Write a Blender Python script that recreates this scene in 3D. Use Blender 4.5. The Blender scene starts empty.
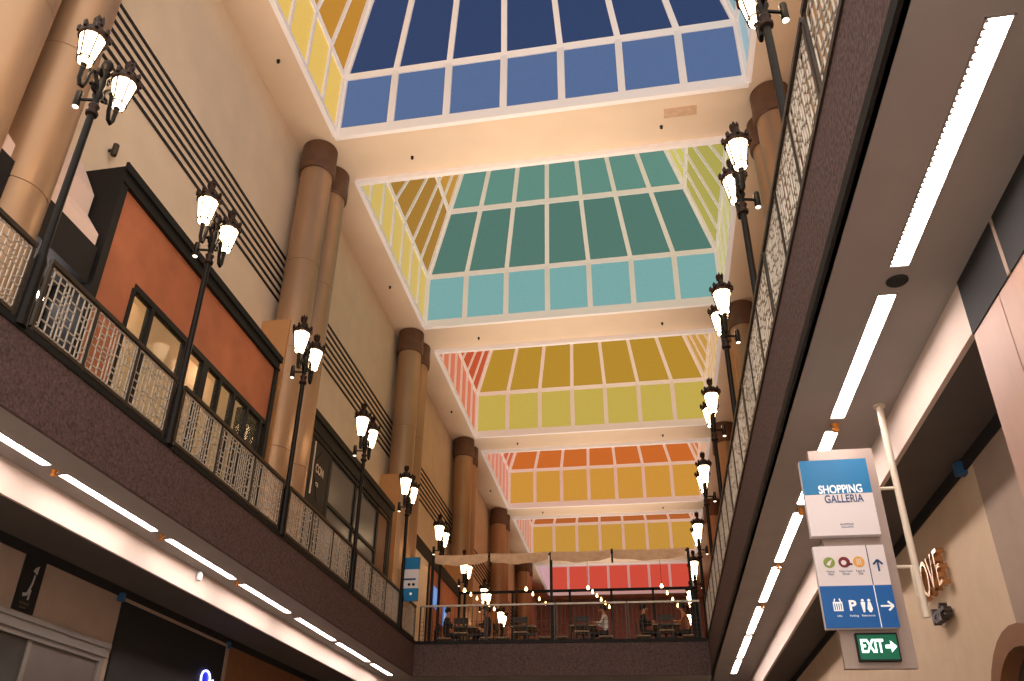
import bpy, math, random
from mathutils import Vector, Matrix
from math import sin, cos, pi
SC = bpy.context.scene
COL = SC.collection
ORD = ['first','second','third','fourth','fifth','sixth','seventh','eighth','ninth','tenth','eleventh','twelfth']

# ------------------------------------------------------------------ materials
def s2l(c):
    return tuple((v/255/12.92 if v/255 <= .04045 else ((v/255+.055)/1.055)**2.4) for v in c) + (1,)
MATS = {}
def mat(name, rgb, rough=.6, metal=0, var=0, scale=6, bump=0, emit=None, es=0, stretch=None, spec=.4, rgb2=None):
    m = bpy.data.materials.new(name); m.use_nodes = True
    nt = m.node_tree; b = nt.nodes['Principled BSDF']
    b.inputs['Roughness'].default_value = rough; b.inputs['Metallic'].default_value = metal
    b.inputs['Specular IOR Level'].default_value = spec
    c = s2l(rgb); b.inputs['Base Color'].default_value = c
    if emit is not None:
        b.inputs['Emission Color'].default_value = s2l(emit); b.inputs['Emission Strength'].default_value = es
    if var or bump:
        tc = nt.nodes.new('ShaderNodeTexCoord'); n = nt.nodes.new('ShaderNodeTexNoise')
        n.inputs['Scale'].default_value = scale; n.inputs['Detail'].default_value = 5
        if stretch:
            mp = nt.nodes.new('ShaderNodeMapping'); mp.inputs['Scale'].default_value = stretch
            nt.links.new(tc.outputs['Object'], mp.inputs['Vector']); nt.links.new(mp.outputs['Vector'], n.inputs['Vector'])
        else:
            nt.links.new(tc.outputs['Object'], n.inputs['Vector'])
        if var:
            r = nt.nodes.new('ShaderNodeValToRGB')
            r.color_ramp.elements[0].position = .3; r.color_ramp.elements[1].position = .7
            a = tuple(max(0, v*(1-var)) for v in c[:3])+(1,)
            d = s2l(rgb2) if rgb2 else tuple(min(1, v*(1+var)) for v in c[:3])+(1,)
            r.color_ramp.elements[0].color = a; r.color_ramp.elements[1].color = d
            nt.links.new(n.outputs['Fac'], r.inputs['Fac']); nt.links.new(r.outputs['Color'], b.inputs['Base Color'])
            if emit is not None and es:
                r2 = nt.nodes.new('ShaderNodeMixRGB'); r2.blend_type = 'MULTIPLY'; r2.inputs[0].default_value = 1
                e = s2l(emit); r2.inputs[1].default_value = e
                r3 = nt.nodes.new('ShaderNodeValToRGB')
                r3.color_ramp.elements[0].color = (1-var,1-var,1-var,1); r3.color_ramp.elements[1].color = (1,1,1,1)
                r3.color_ramp.elements[0].position = .3; r3.color_ramp.elements[1].position = .7
                nt.links.new(n.outputs['Fac'], r3.inputs['Fac']); nt.links.new(r3.outputs['Color'], r2.inputs[2])
                nt.links.new(r2.outputs['Color'], b.inputs['Emission Color'])
        if bump:
            bp = nt.nodes.new('ShaderNodeBump'); bp.inputs['Strength'].default_value = bump; bp.inputs['Distance'].default_value = .02
            nt.links.new(n.outputs['Fac'], bp.inputs['Height']); nt.links.new(bp.outputs['Normal'], b.inputs['Normal'])
    MATS[name] = m
    return m
def glass_mat(name, rgb, alpha, rough=.05):
    m = bpy.data.materials.new(name); m.use_nodes = True
    nt = m.node_tree; out = nt.nodes['Material Output']; b = nt.nodes['Principled BSDF']
    b.inputs['Base Color'].default_value = s2l(rgb); b.inputs['Roughness'].default_value = rough
    t = nt.nodes.new('ShaderNodeBsdfTransparent'); mx = nt.nodes.new('ShaderNodeMixShader')
    mx.inputs[0].default_value = alpha
    nt.links.new(t.outputs[0], mx.inputs[1]); nt.links.new(b.outputs[0], mx.inputs[2]); nt.links.new(mx.outputs[0], out.inputs['Surface'])
    return m
WALLM = mat('cream_plaster', (234,212,186), .85, var=.05, scale=1.2, bump=.03)
WALLU = mat('warm_upper_plaster', (222,186,144), .85, var=.05, scale=1.0, bump=.03)
CEIL = mat('peach_ceiling_paint', (238,212,184), .8, var=.03, scale=1.0)
SOFF = mat('grey_white_soffit', (156,149,145), .8, var=.05, scale=1.5)
DROP = mat('white_bulkhead_paint', (206,186,172), .75, var=.05, scale=1.3)
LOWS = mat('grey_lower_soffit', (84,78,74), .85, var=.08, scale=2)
GROOVE = mat('matte_black_and_groove_shade', (26,23,22), .8)  # for plain black parts, and for the painted shade of the wall-top grooves
FASC = mat('brown_textured_fascia', (88,68,67), .75, var=.5, scale=26, bump=.5)
FLOOR = mat('beige_stone_floor', (160,145,130), .4, var=.1, scale=2)
DARKFL = mat('dark_gallery_floor', (90,72,60), .5, var=.1, scale=3)
LOWW = mat('taupe_lower_wall', (150,128,112), .8, var=.06, scale=3)
RLOW = mat('beige_lower_wall', (196,170,142), .8, var=.05, scale=3)
PINKP = mat('pinkish_veneer_panel', (168,128,108), .5, var=.12, scale=3, stretch=(1,1,.3))
BROWNP = mat('brown_panel', (120,80,50), .6, var=.1, scale=4)
BLACK = mat('black_metal', (14,12,12), .7, metal=.0, var=.2, scale=9)
LAMPB = mat('black_cast_iron', (22,18,17), .4, metal=.6, var=.3, scale=20)
CROWN = mat('dark_brown_cast_iron', (48,32,26), .45, metal=.5, var=.3, scale=20)
BRONZE = mat('bronze_column_cladding', (172,138,108), .4, metal=.4, var=.1, scale=2, stretch=(1,1,.25))
BRONZD = mat('dark_bronze_capital', (108,78,60), .5, metal=.3, var=.1, scale=4)
PIER = mat('peach_brown_pier', (196,142,92), .7, var=.05, scale=2)
RAILD = mat('dark_bronze_rail', (72,62,54), .45, metal=.5, var=.15, scale=12)
RAILL = mat('grey_bronze_lattice', (196,184,170), .45, metal=.25, var=.2, scale=10)
WHITE = mat('white_frame_paint_glow', (236,222,212), .6, emit=(236,226,220), es=.22)  # paint with a slight added glow to whiten the skylight frames
STRIPE = mat('black_wall_stripe', (34,27,26), .6)
ORANGE = mat('terracotta_orange_board', (172,104,72), .8, var=.12, scale=1.5)
SIGNBR = mat('dark_brown_sign_board', (40,30,27), .75, var=.1, scale=5)
SILV = mat('pale_metal_letters', (205,195,185), .35, metal=.4)
GLASSW = glass_mat('clear_shop_glass', (120,116,96), .2)
GLASSG = glass_mat('grey_shop_glass', (66,76,84), .85, .3)
GLASSD = mat('dark_shop_glass', (60,56,52), .15, var=.1, scale=2, spec=.5)
LANT = mat('glowing_lantern_glass', (255,235,200), .3, emit=(255,216,170), es=13)
SPOTL = mat('spotlight_lens_glass', (255,245,230), .3, emit=(255,235,210), es=2.5)
BULB = mat('warm_bulb', (255,230,180), .3, emit=(255,200,130), es=9)
TUBE = mat('white_fluorescent_diffuser', (255,250,245), .4, emit=(255,240,234), es=40)
HOUS = mat('grey_fixture_housing', (150,140,132), .5)
FABRIC = mat('beige_canvas', (214,176,144), .85, var=.12, scale=6, bump=.2)
BLUE = mat('sign_blue', (8,108,156), .5, emit=(8,108,156), es=.05)
BLUE2 = mat('sign_royal_blue', (12,88,156), .5, emit=(12,88,156), es=.05)
SIGNW = mat('sign_white', (214,202,200), .5, emit=(214,202,200), es=.06)
SIGNT = mat('sign_lettering_white', (240,240,240), .5, emit=(240,240,240), es=.2)
NAVY = mat('sign_lettering_navy', (30,66,110), .5)
FRG = mat('grey_shopfront_frame', (112,104,98), .5, var=.05, scale=3)
PANG = mat('grey_shopfront_panel', (92,82,76), .5, var=.1, scale=2)
PLATE = mat('brushed_taupe_metal', (166,148,138), .45, metal=.3, var=.05, scale=3)
EXITG = mat('exit_green', (6,92,66), .4, emit=(8,120,84), es=.25)
EXITW = mat('exit_white', (235,255,245), .4, emit=(225,255,242), es=1.8)
POLE = mat('cream_pole_paint', (214,198,178), .5)
GOLD = mat('gold_chrome', (196,150,104), .22, metal=.85)
DKLET = mat('dark_letters', (56,44,40), .4)
SKIN = mat('skin', (186,130,100), .6)
HAIR = mat('dark_hair', (26,20,18), .7)
CLW = mat('white_shirt', (216,208,204), .8)
CLD = mat('dark_clothes', (40,36,40), .8)
CLO = mat('tan_clothes', (176,112,72), .8)
WOODD = mat('dark_wood', (44,33,28), .5, var=.2, scale=8)
CHAIRL = mat('light_chair_wood', (168,140,112), .6, var=.1, scale=8)
SCREEN = mat('glowing_blue_screen', (40,110,190), .3, emit=(70,140,215), es=.7)
NEON = mat('white_blue_neon', (220,220,255), .3, emit=(150,160,255), es=5)
NEONB = mat('deep_blue_neon', (30,40,160), .3, emit=(30,40,190), es=1.2)
GREENI = mat('green_icon', (128,146,62), .5); REDI = mat('maroon_icon', (112,24,28), .5); YELI = mat('orange_icon', (222,162,74), .5)
ORSP = mat('amber_sprinkler', (190,120,50), .4, metal=.5)
FARW = mat('brown_far_wall', (150,120,104), .8, var=.1, scale=1)
BLUTAG = mat('teal_blue_tape', (44,84,120), .6)
PINKB = mat('pale_pink_faint_glow', (216,190,178), .8, emit=(216,180,164), es=.12)  # pink plaster with a faint glow added for its lit look
INTER = mat('beige_interior_glow', (206,170,120), .8, var=.1, scale=2, emit=(206,168,116), es=.42)  # beige walls that glow so the shop looks lit behind its glass

# ------------------------------------------------------------------ mesh builder
class MB:
    def __init__(s): s.v = []; s.f = []; s.m = []; s.cur = 0
    def quad(s, *p):
        i = len(s.v); s.v += [tuple(q) for q in p]; s.f.append(tuple(range(i, i+len(p)))); s.m.append(s.cur)
    def box(s, x0, x1, y0, y1, z0, z1):
        i = len(s.v)
        s.v += [(x,y,z) for z in (z0,z1) for y in (y0,y1) for x in (x0,x1)]
        for f in ((0,2,3,1),(4,5,7,6),(0,1,5,4),(2,6,7,3),(0,4,6,2),(1,3,7,5)):
            s.f.append(tuple(i+k for k in f)); s.m.append(s.cur)
        return s
    def bar(s, p, q, w, h, n=(0,0,1)):
        p, q, n = Vector(p), Vector(q), Vector(n)
        d = (q-p).normalized(); a = d.cross(n).normalized(); b = a.cross(d).normalized()
        i = len(s.v)
        for e in (p, q):
            for (u, t) in ((-1,-1),(1,-1),(1,1),(-1,1)):
                s.v.append(tuple(e + a*(u*w/2) + b*(t*h/2)))
        for f in ((0,1,2,3),(7,6,5,4),(0,4,5,1),(1,5,6,2),(2,6,7,3),(3,7,4,0)):
            s.f.append(tuple(i+k for k in f)); s.m.append(s.cur)
        return s
    def lathe(s, prof, c=(0,0,0), n=20, axis='z'):
        i = len(s.v); k = len(prof)
        for (r, z) in prof:
            for j in range(n):
                a = 2*pi*j/n; x, y, w = r*cos(a), r*sin(a), z
                if axis == 'y': x, y, w = x, z, y
                if axis == 'x': x, y, w = z, x, y
                s.v.append((c[0]+x, c[1]+y, c[2]+w))
        for t in range(k-1):
            for j in range(n):
                s.f.append((i+t*n+j, i+t*n+(j+1)%n, i+(t+1)*n+(j+1)%n, i+(t+1)*n+j)); s.m.append(s.cur)
        s.f.append(tuple(i+j for j in reversed(range(n)))); s.m.append(s.cur)
        s.f.append(tuple(i+(k-1)*n+j for j in range(n))); s.m.append(s.cur)
        return s
    def tube(s, pts, r, n=8):
        pts = [Vector(p) for p in pts]; i = len(s.v); N = len(pts); prev = None
        rs = r if isinstance(r, (list, tuple)) else [r]*N
        for k, p in enumerate(pts):
            d = (pts[min(k+1,N-1)]-pts[max(k-1,0)]).normalized()
            if prev is None: a = d.orthogonal().normalized()
            else:
                a = prev - d*prev.dot(d)
                a = a.normalized() if a.length > 1e-6 else d.orthogonal().normalized()
            prev = a; b = d.cross(a)
            for j in range(n):
                t = 2*pi*j/n; s.v.append(tuple(p + (a*cos(t)+b*sin(t))*rs[k]))
        for k in range(N-1):
            for j in range(n):
                s.f.append((i+k*n+j, i+k*n+(j+1)%n, i+(k+1)*n+(j+1)%n, i+(k+1)*n+j)); s.m.append(s.cur)
        s.f.append(tuple(i+j for j in reversed(range(n)))); s.m.append(s.cur)
        s.f.append(tuple(i+(N-1)*n+j for j in range(n))); s.m.append(s.cur)
        return s
    def build(s, name, mats, parent=None, smooth=False, loc=(0,0,0)):
        me = bpy.data.meshes.new(name); me.from_pydata(s.v, [], s.f)
        if not isinstance(mats, (list, tuple)): mats = [mats]
        for m in mats: me.materials.append(m)
        for p, k in zip(me.polygons, s.m): p.material_index = k
        me.update()
        if smooth:
            for p in me.polygons: p.use_smooth = True
            me.set_sharp_from_angle(angle=math.radians(40))
        o = bpy.data.objects.new(name, me); COL.objects.link(o); o.location = loc
        if parent: o.parent = parent
        return o
def B(name, m, *boxes, parent=None):
    mb = MB()
    for b in boxes: mb.box(*b)
    return mb.build(name, m, parent)
def tag(o, label=None, cat=None, group=None, kind=None):
    if label: o['label'] = label
    if cat: o['category'] = cat
    if group: o['group'] = group
    if kind: o['kind'] = kind
    return o
def struct(o): o['kind'] = 'structure'; return o
def thing(name, loc, label, cat, group=None, rz=0):
    o = bpy.data.objects.new(name, None); COL.objects.link(o); o.location = loc; o.rotation_euler = (0,0,rz)
    o.empty_display_size = .1
    return tag(o, label, cat, group)
def kids(o): return [c for c in bpy.data.objects if c.parent == o]
def copy_tree(o, parent=None):
    c = o.copy(); COL.objects.link(c); c.parent = parent
    for ch in kids(o): copy_tree(ch, c)
    return c
def text_mesh(name, txt, size, m, parent, M, extrude=.004, sx=1, align='CENTER', bold=0.0, width=None):
    cu = bpy.data.curves.new(name, 'FONT'); cu.body = txt; cu.size = size; cu.extrude = extrude; cu.align_x = align; cu.align_y = 'CENTER'
    cu.offset = bold
    o = bpy.data.objects.new(name, cu); COL.objects.link(o)
    dg = bpy.context.evaluated_depsgraph_get()
    me = bpy.data.meshes.new_from_object(o.evaluated_get(dg))
    bpy.data.objects.remove(o); me.materials.clear(); me.materials.append(m)
    if width:
        xs = [v.co.x for v in me.vertices]; sx = width/(max(xs)-min(xs))
    me.transform(Matrix.Diagonal((sx,1,1,1))); me.transform(M)
    q = bpy.data.objects.new(name, me); COL.objects.link(q); q.parent = parent
    return q
def facing_cam(x, y, z):   # text in the XZ plane seen from -Y
    return Matrix.Translation((x,y,z)) @ Matrix.Rotation(pi/2, 4, 'X')
def on_right_wall(x, y, z): # seen from -X, reading towards -Y
    return Matrix.Translation((x,y,z)) @ Matrix.Rotation(-pi/2, 4, 'Z') @ Matrix.Rotation(pi/2, 4, 'X')
def on_left_wall(x, y, z):  # seen from +X, reading towards +Y
    return Matrix.Translation((x,y,z)) @ Matrix.Rotation(pi/2, 4, 'Z') @ Matrix.Rotation(pi/2, 4, 'X')

# ------------------------------------------------------------------ dimensions
XL, XR, Z0, Z1, YE = -6.94, 1.582, 5.705, 6.655, 24.6
XW, XWR, SL, SR, ZC, YF, D, WB, HC = -9.4, 4.9, -8.105, 3.595, 19.68, 16.67, 10.456, 1.976, 2.347
NB = 6
YEND = YF+(NB-1)*D+WB
random.seed(4)

# ------------------------------------------------------------------ camera
F, P, Y_, R_, CX, CY = 828.526, .49683, .20994, .0322, 478.377, 387.678
f = Vector((-sin(Y_)*cos(P), cos(Y_)*cos(P), sin(P))); rt0 = Vector((cos(Y_), sin(Y_), 0)); up0 = rt0.cross(f)
rt = rt0*cos(R_)+up0*sin(R_); up = -rt0*sin(R_)+up0*cos(R_)
cam = bpy.data.cameras.new('camera'); co = bpy.data.objects.new('camera', cam); COL.objects.link(co)
co.matrix_world = Matrix(((rt.x,up.x,-f.x,0),(rt.y,up.y,-f.y,0),(rt.z,up.z,-f.z,1.6),(0,0,0,1)))
cam.sensor_fit = 'HORIZONTAL'; cam.sensor_width = 36; cam.lens = F/1024*36
cam.shift_x = (512-CX)/1024; cam.shift_y = (CY-340.5)/1024; cam.clip_end = 300
SC.camera = co

# ------------------------------------------------------------------ the setting
struct(B('floor', FLOOR, (-13,9,-3,YE+40,-.2,0)))
struct(B('wall_left', WALLM, (XW-.3,XW,5.7,YEND+.3,Z1-.5,ZC+.3)))
struct(B('wall_right', WALLU, (XWR,XWR+.3,5.7,YEND+.3,Z1-.5,ZC+.3)))
struct(B('wall_far', FARW, (XW,XWR,YEND,YEND+.3,Z1,ZC+.2)))
mb = MB()
mb.box(XW-.3,SL-.03,5.7,YEND+.3,ZC,ZC+2.3); mb.box(SR+.03,XWR+.3,5.7,YEND+.3,ZC,ZC+2.3)
for i in range(NB):
    y = YF+i*D
    mb.box(SL-.03,SR+.03,y+.03,y+WB-.03,ZC,ZC+2.3)
    mb.box(SL-.03,SR+.03,y+.03,y+WB*.45,ZC-.05,ZC)
y = YF-D
mb.box(SL-.03,SR+.03,y-.5,y+WB-.03,ZC,ZC+2.3)
struct(mb.build('ceiling', CEIL))
# gallery slabs
struct(B('gallery_floor_left', DARKFL, (XW,XL-.06,2.5,YE,Z0+.1,Z1-.02)))
struct(B('gallery_floor_right', DARKFL, (XR+.06,XWR,1.5,YE,Z0+.1,Z1-.02)))
struct(B('gallery_floor_far', DARKFL, (XW,XWR,YE+.06,YEND,Z0+.1,Z1-.02)))
struct(B('trim_1', FASC, (XL-.06,XL,2.5,YE+.06,Z0,Z1)))
struct(B('trim_2', FASC, (XR,XR+.06,1.5,YE+.06,Z0,Z1)))
struct(B('trim_3', FASC, (XL,XR,YE,YE+.06,Z0,Z1)))
struct(B('trim_4', BLACK, (XL-.05,XL+.025,2.5,YE,Z1-.03,Z1+.06)))
struct(B('trim_5', BLACK, (XR-.012,XR+.02,1.5,YE,Z0-.006,Z0+.1)))
struct(B('trim_6', BLACK, (XL+.03,XR-.03,YE-.03,YE+.05,Z1-.04,Z1+.05)))
struct(B('trim_20', RAILD, (XR-.02,XR+.05,1.5,YE,Z1-.01,Z1+.05)))
# soffits with the slots for the light fittings
LX, RX, TW = -7.57, 2.15, .07
LFIX = [(6.3,8.68),(9.02,11.34),(11.76,14.12),(14.48,16.76),(17.25,19.6),(19.87,22.32),(22.65,24.45)]
RFIX = [(3.56,5.88),(6.29,8.64),(8.97,11.3),(11.64,13.99),(14.28,16.61),(17.0,19.43),(19.65,22.19),(22.4,24.4)]
def soffit(name, x0, x1, xc, fix, ys, ye):
    mb = MB(); s = TW+.012
    mb.box(x0, xc-s, ys, ye, Z0, Z0+.1); mb.box(xc+s, x1, ys, ye, Z0, Z0+.1)
    y = ys
    for a, b in fix:
        if a-.012 > y: mb.box(xc-s, xc+s, y, a-.012, Z0, Z0+.1)
        y = b+.012
    mb.box(xc-s, xc+s, y, ye, Z0, Z0+.1)
    return struct(mb.build(name, SOFF))
soffit('ceiling_left_gallery', -8.0, XL-.06, LX, LFIX, 2.5, YE+1)
soffit('ceiling_right_gallery', XR+.02, 2.69, RX, RFIX, 1.5, YE+1)
struct(B('ceiling_far_gallery', SOFF, (XL-.06,XR+.08,YE+.06,YE+14,Z0,Z0+.1)))
struct(B('trim_7', DROP, (-8.02,-7.97,2.5,YE+8,5.27,Z0+.05)))
struct(B('trim_8', DROP, (2.67,2.72,6.19,YE+8,5.23,Z0+.05)))
struct(B('ceiling_left_lower', LOWS, (-9.4,-8.02,2.5,YE+8,5.27,5.4)))
struct(B('ceiling_right_lower', LOWS, (2.72,4.2,6.19,YE+8,5.23,5.35)))
struct(B('trim_9', GROOVE, (-9.2,-9.02,2.5,YE+8,5.12,5.27)))  # solid black strip painted for the shade in the groove
struct(B('trim_10', GROOVE, (3.32,3.5,6.25,YE+8,5.1,5.23)))  # groove shade on the right, also put in as a black strip
struct(B('wall_left_lower', LOWW, (-9.35,-9.05,2.5,17.1,0,5.12)))
struct(B('wall_left_lower_brown', BROWNP, (-9.35,-9.04,17.1,YE+8,0,5.12)))
struct(B('wall_right_lower', RLOW, (3.35,3.6,8.62,YE+8,0,5.1)))
struct(B('wall_right_lower_shade', LOWW, (3.345,3.6,6.3,8.62,0,5.1)))  # same flat wall; the darker colour paints in its light cutoff
struct(B('wall_right_near', PINKP, (2.67,3.3,2.2,5.62,0,5.2), (2.67,3.3,5.635,6.19,0,5.2)))
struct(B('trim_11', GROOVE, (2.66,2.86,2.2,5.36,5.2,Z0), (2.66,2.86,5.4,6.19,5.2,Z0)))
struct(B('trim_12', LOWW, (2.655,2.7,5.36,5.4,5.2,Z0)))
struct(B('wall_far_lower', LOWW, (-9.3,4.9,YE+8,YE+8.3,0,Z0+.1)))
# piers beside the columns
for i in range(0, 5):
    y = 16.97+i*D
    struct(B('pier', PIER, (XW,-8.62,y-.24,y+1.5,Z1-.02,13.3)))
# stripes along the left wall
for k in range(7):
    z = 14.37+k*.238
    struct(B('trim_%d' % (13+k), STRIPE, (XW,XW+.03,6.2,YEND,z-.035,z+.035)))

# ------------------------------------------------------------------ skylights
def pane(name, rgb, es):  # emission stands in for sky light behind the coloured glass
    return mat(name, tuple(int(c*.3) for c in rgb), .5, var=.10, scale=9, emit=rgb, es=es, spec=.1, stretch=(1,1,6))
# per bay: far curb, far roof, left curb, left roof, right curb, right roof
BAYC = [((88,110,152),(50,68,106),(232,190,96),(194,136,50),(150,178,188),(140,168,176)),
        ((124,172,170),(84,122,110),(212,180,96),(168,122,48),(196,188,116),(176,164,80)),
        ((198,172,80),(184,140,48),(208,112,84),(190,78,48),(212,168,98),(196,146,66)),
        ((208,148,60),(204,106,44),(208,122,98),(196,94,60),(208,152,90),(196,118,62)),
        ((200,148,62),(182,98,46),(202,126,94),(192,98,62),(208,146,100),(192,108,62)),
        ((210,78,60),(200,66,50),(196,156,170),(188,116,124),(212,118,108),(200,90,80))]
BAYN = ['blue','teal','olive yellow','amber and orange','mustard yellow','red']
for i in range(NB):
    yf = YF+i*D; yn = yf-(D-WB)
    w = bpy.data.objects.new('window_%d' % (i+1), None); COL.objects.link(w); w.location = ((SL+SR)/2,(yf+yn)/2,ZC); struct(w)
    cx, cy = w.location.x, w.location.y
    hx, hy = (SR-SL)/2, (yf-yn)/2
    fr = MB()
    rows = [(0,0,0),(0,HC,1),(1.02,HC+2.52,2),(1.92,HC+4.75,3)]
    sides = [('far',(-hx,hy),(hx,hy),(0,-1)),('left',(-hx,-hy),(-hx,hy),(1,0)),('right',(hx,hy),(hx,-hy),(-1,0)),('near',(hx,-hy),(-hx,-hy),(0,1))]
    c = BAYC[i]
    cols = {'far':(c[0],c[1]),'left':(c[2],c[3]),'right':(c[4],c[5]),'near':(c[0],c[1])}
    for sn, a, b, n in sides:
        a = Vector((*a,0)); b = Vector((*b,0)); n = Vector((*n,0)); d = (b-a).normalized()
        def pt(row, t):
            ins, z, _ = rows[row]
            p = a+d*ins; q = b-d*ins
            return p.lerp(q, t)+n*ins+Vector((0,0,z))
        N = 7
        for r in range(3):
            nn = (pt(r+1,.5)-pt(r,.5)).cross(d).normalized()
            bw = (.2 if r == 0 else .17) if sn in ('far','near') else .1
            for k in range(N+1):
                t = k/N
                p, q = pt(r,t), pt(r+1,t)
                ww = .28 if k in (0,N) else bw
                fr.bar(p, q, ww, .12, nn)
            fr.bar(pt(r,0), pt(r,1), (.34 if sn in ('far','near') else .16) if r == 0 else (.2 if sn in ('far','near') else .14), .14, nn)
        fr.bar(pt(3,0), pt(3,1), .16, .14, nn)
        up_ = tuple(int(v*1.18) for v in cols[sn][1])
        for part, r0, r1, col, es in (('curb_glazing',0,1,cols[sn][0],.95),('roof_glazing',1,2,cols[sn][1],.95),('upper_roof_glazing',2,3,up_,.95)):
            g = MB()
            for r in range(r0, r1):
                g.quad(pt(r,0)-n*.02, pt(r,1)-n*.02, pt(r+1,1)-n*.02, pt(r+1,0)-n*.02)
            g.build(part, pane('%s_%s_%d' % (sn, part, i), col, es), w)
    g = MB(); t = rows[3]; g.quad((-hx+t[0],-hy+t[0],t[1]),(hx-t[0],-hy+t[0],t[1]),(hx-t[0],hy-t[0],t[1]),(-hx+t[0],hy-t[0],t[1]))
    g.build('top_glazing', pane('top_glazing_%d' % i, cols['far'][1], .9), w)
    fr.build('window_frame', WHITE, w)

# ------------------------------------------------------------------ columns
def column_proto():
    t = thing('bronze_column', (0,0,0), 'x', 'column')
    H = ZC-Z1
    prof = [(.52,0),(.52,.35),(.46,.4)]
    for z in (3.1,5.9,8.7):
        prof += [(.46,z-.02),(.448,z-.01),(.448,z+.01),(.46,z+.02)]
    prof += [(.46,H-.5)]
    MB().lathe(prof, n=32).build('shaft', BRONZE, t, True)
    MB().lathe([(.46,H-1.0),(.52,H-.98),(.535,H-.9),(.535,H-.62),(.52,H-.58),(.52,H-.0)], n=32).build('capital', BRONZD, t, True)
    return t
cp = column_proto(); first = True
PAIR = ['pair nearest the camera','second pair','third pair','fourth pair','fifth pair','sixth pair']
for sd, x, x2 in (('left',-8.78,-8.78),('right',4.2,4.2)):
    for i in range(-1, 5):
        if sd == 'right' and (i < 0 or i > 3): continue
        for j in range(2):
            c = cp if first else copy_tree(cp); first = False
            c.location = (x if j == 0 else x2, 17.24+i*D+j*1.08, Z1-.02)
            pn = PAIR[i+1] if sd == 'left' else PAIR[i]
            c['label'] = 'bronze clad round column, %s of the %s along the %s wall' % ('front one' if j == 0 else 'rear one', pn, sd)
            c['group'] = 'bronze columns along the %s gallery' % sd

# ------------------------------------------------------------------ railings
def lattice(L, H, seed):
    rnd = random.Random(seed); mb = MB(); b = .016; dpt = .007
    x = 0; xs = [0]
    while x < L-.14:
        x += rnd.choice((.07,.07,.09,.12)); xs.append(x)
    xs.append(L)
    prev = 0
    for k, x in enumerate(xs): mb.box(-dpt, dpt, x-b/2 if k else 0, x+b/2, 0, H)
    off = 0
    for k in range(len(xs)-1):
        z = rnd.choice((.06,.1,.14))
        while z < H-.02:
            if rnd.random() > .1: mb.box(-dpt, dpt, xs[k], xs[k+1], z-b/2, z+b/2)
            z += rnd.choice((.07,.12,.12,.19))
    mb.box(-dpt,dpt,0,L,0,.02); mb.box(-dpt,dpt,0,L,H-.02,H)
    return mb
def rail_section(x, y0, y1, n, label, grp, seed):
    t = thing('railing_section', (x,y0,Z1+.05), label, 'railing', grp)
    L = y1-y0
    B('handrail', RAILD, (-.035,.035,0,L,.98,1.04), parent=t)
    B('bottom_rail', RAILD, (-.02,.02,0,L,.04,.08), parent=t)
    w = L/n
    for k in range(n+1):
        y = k*w; h = .045 if k in (0,n) else .03
        yy = min(max(y, h/2), L-h/2)
        B('post', RAILD, (-.022,.022,yy-h/2,yy+h/2,0,.98), parent=t)
    for k in range(n):
        o = lattice(w-.08, .86, seed+k).build('lattice_panel', RAILL, t); o.location = (0,k*w+.04,.1)
LSEC = [(4.0,6.76,3),(7.06,10.08,3),(10.36,14.34,3),(14.66,18.52,3),(18.84,22.69,3),(23.0,24.5,1)]
for i, (a, b, n) in enumerate(LSEC):
    rail_section(XL-.015, a, b, n, 'bronze lattice railing section on the left gallery, %s from the camera' % ORD[i], 'lattice railing on the left gallery', 10*i)
RSEC = [(2.6,5.0,2),(5.05,8.2,3),(8.25,11.4,3),(11.45,14.6,3),(14.65,17.8,3),(17.85,21.0,3),(21.05,24.5,3)]
for i, (a, b, n) in enumerate(RSEC):
    rail_section(XR+.035, a, b, n, 'bronze lattice railing section on the right gallery, %s from the camera' % ORD[i], 'lattice railing on the right gallery', 200+10*i)
def mesh_rail(x0, x1, label):
    t = thing('railing_section', (x0,YE+.02,Z1+.04), label, 'railing', 'wire mesh railing in front of the restaurant')
    L = x1-x0
    B('handrail', RAILL, (0,L,-.03,.03,1.03,1.08), parent=t)
    for k in (0, 1):
        B('post', RAILD, (k*(L-.04),k*(L-.04)+.04,-.02,.02,0,1.03), parent=t)
    mb = MB(); n = int(L/.13)
    for k in range(1, n): mb.box(k*L/n-.006,k*L/n+.006,-.006,.006,.04,1.03)
    for k in range(5): mb.box(.04,L-.04,-.005,.005,.05+k*.13,.058+k*.13)
    mb.build('wire_infill', RAILD, t)
for i in range(4):
    w = (XR-XL-.2)/4
    mesh_rail(XL+.1+i*w, XL+.1+(i+1)*w-.03, 'thin wire mesh railing before the restaurant, %s section from the left' % ORD[i])

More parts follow.
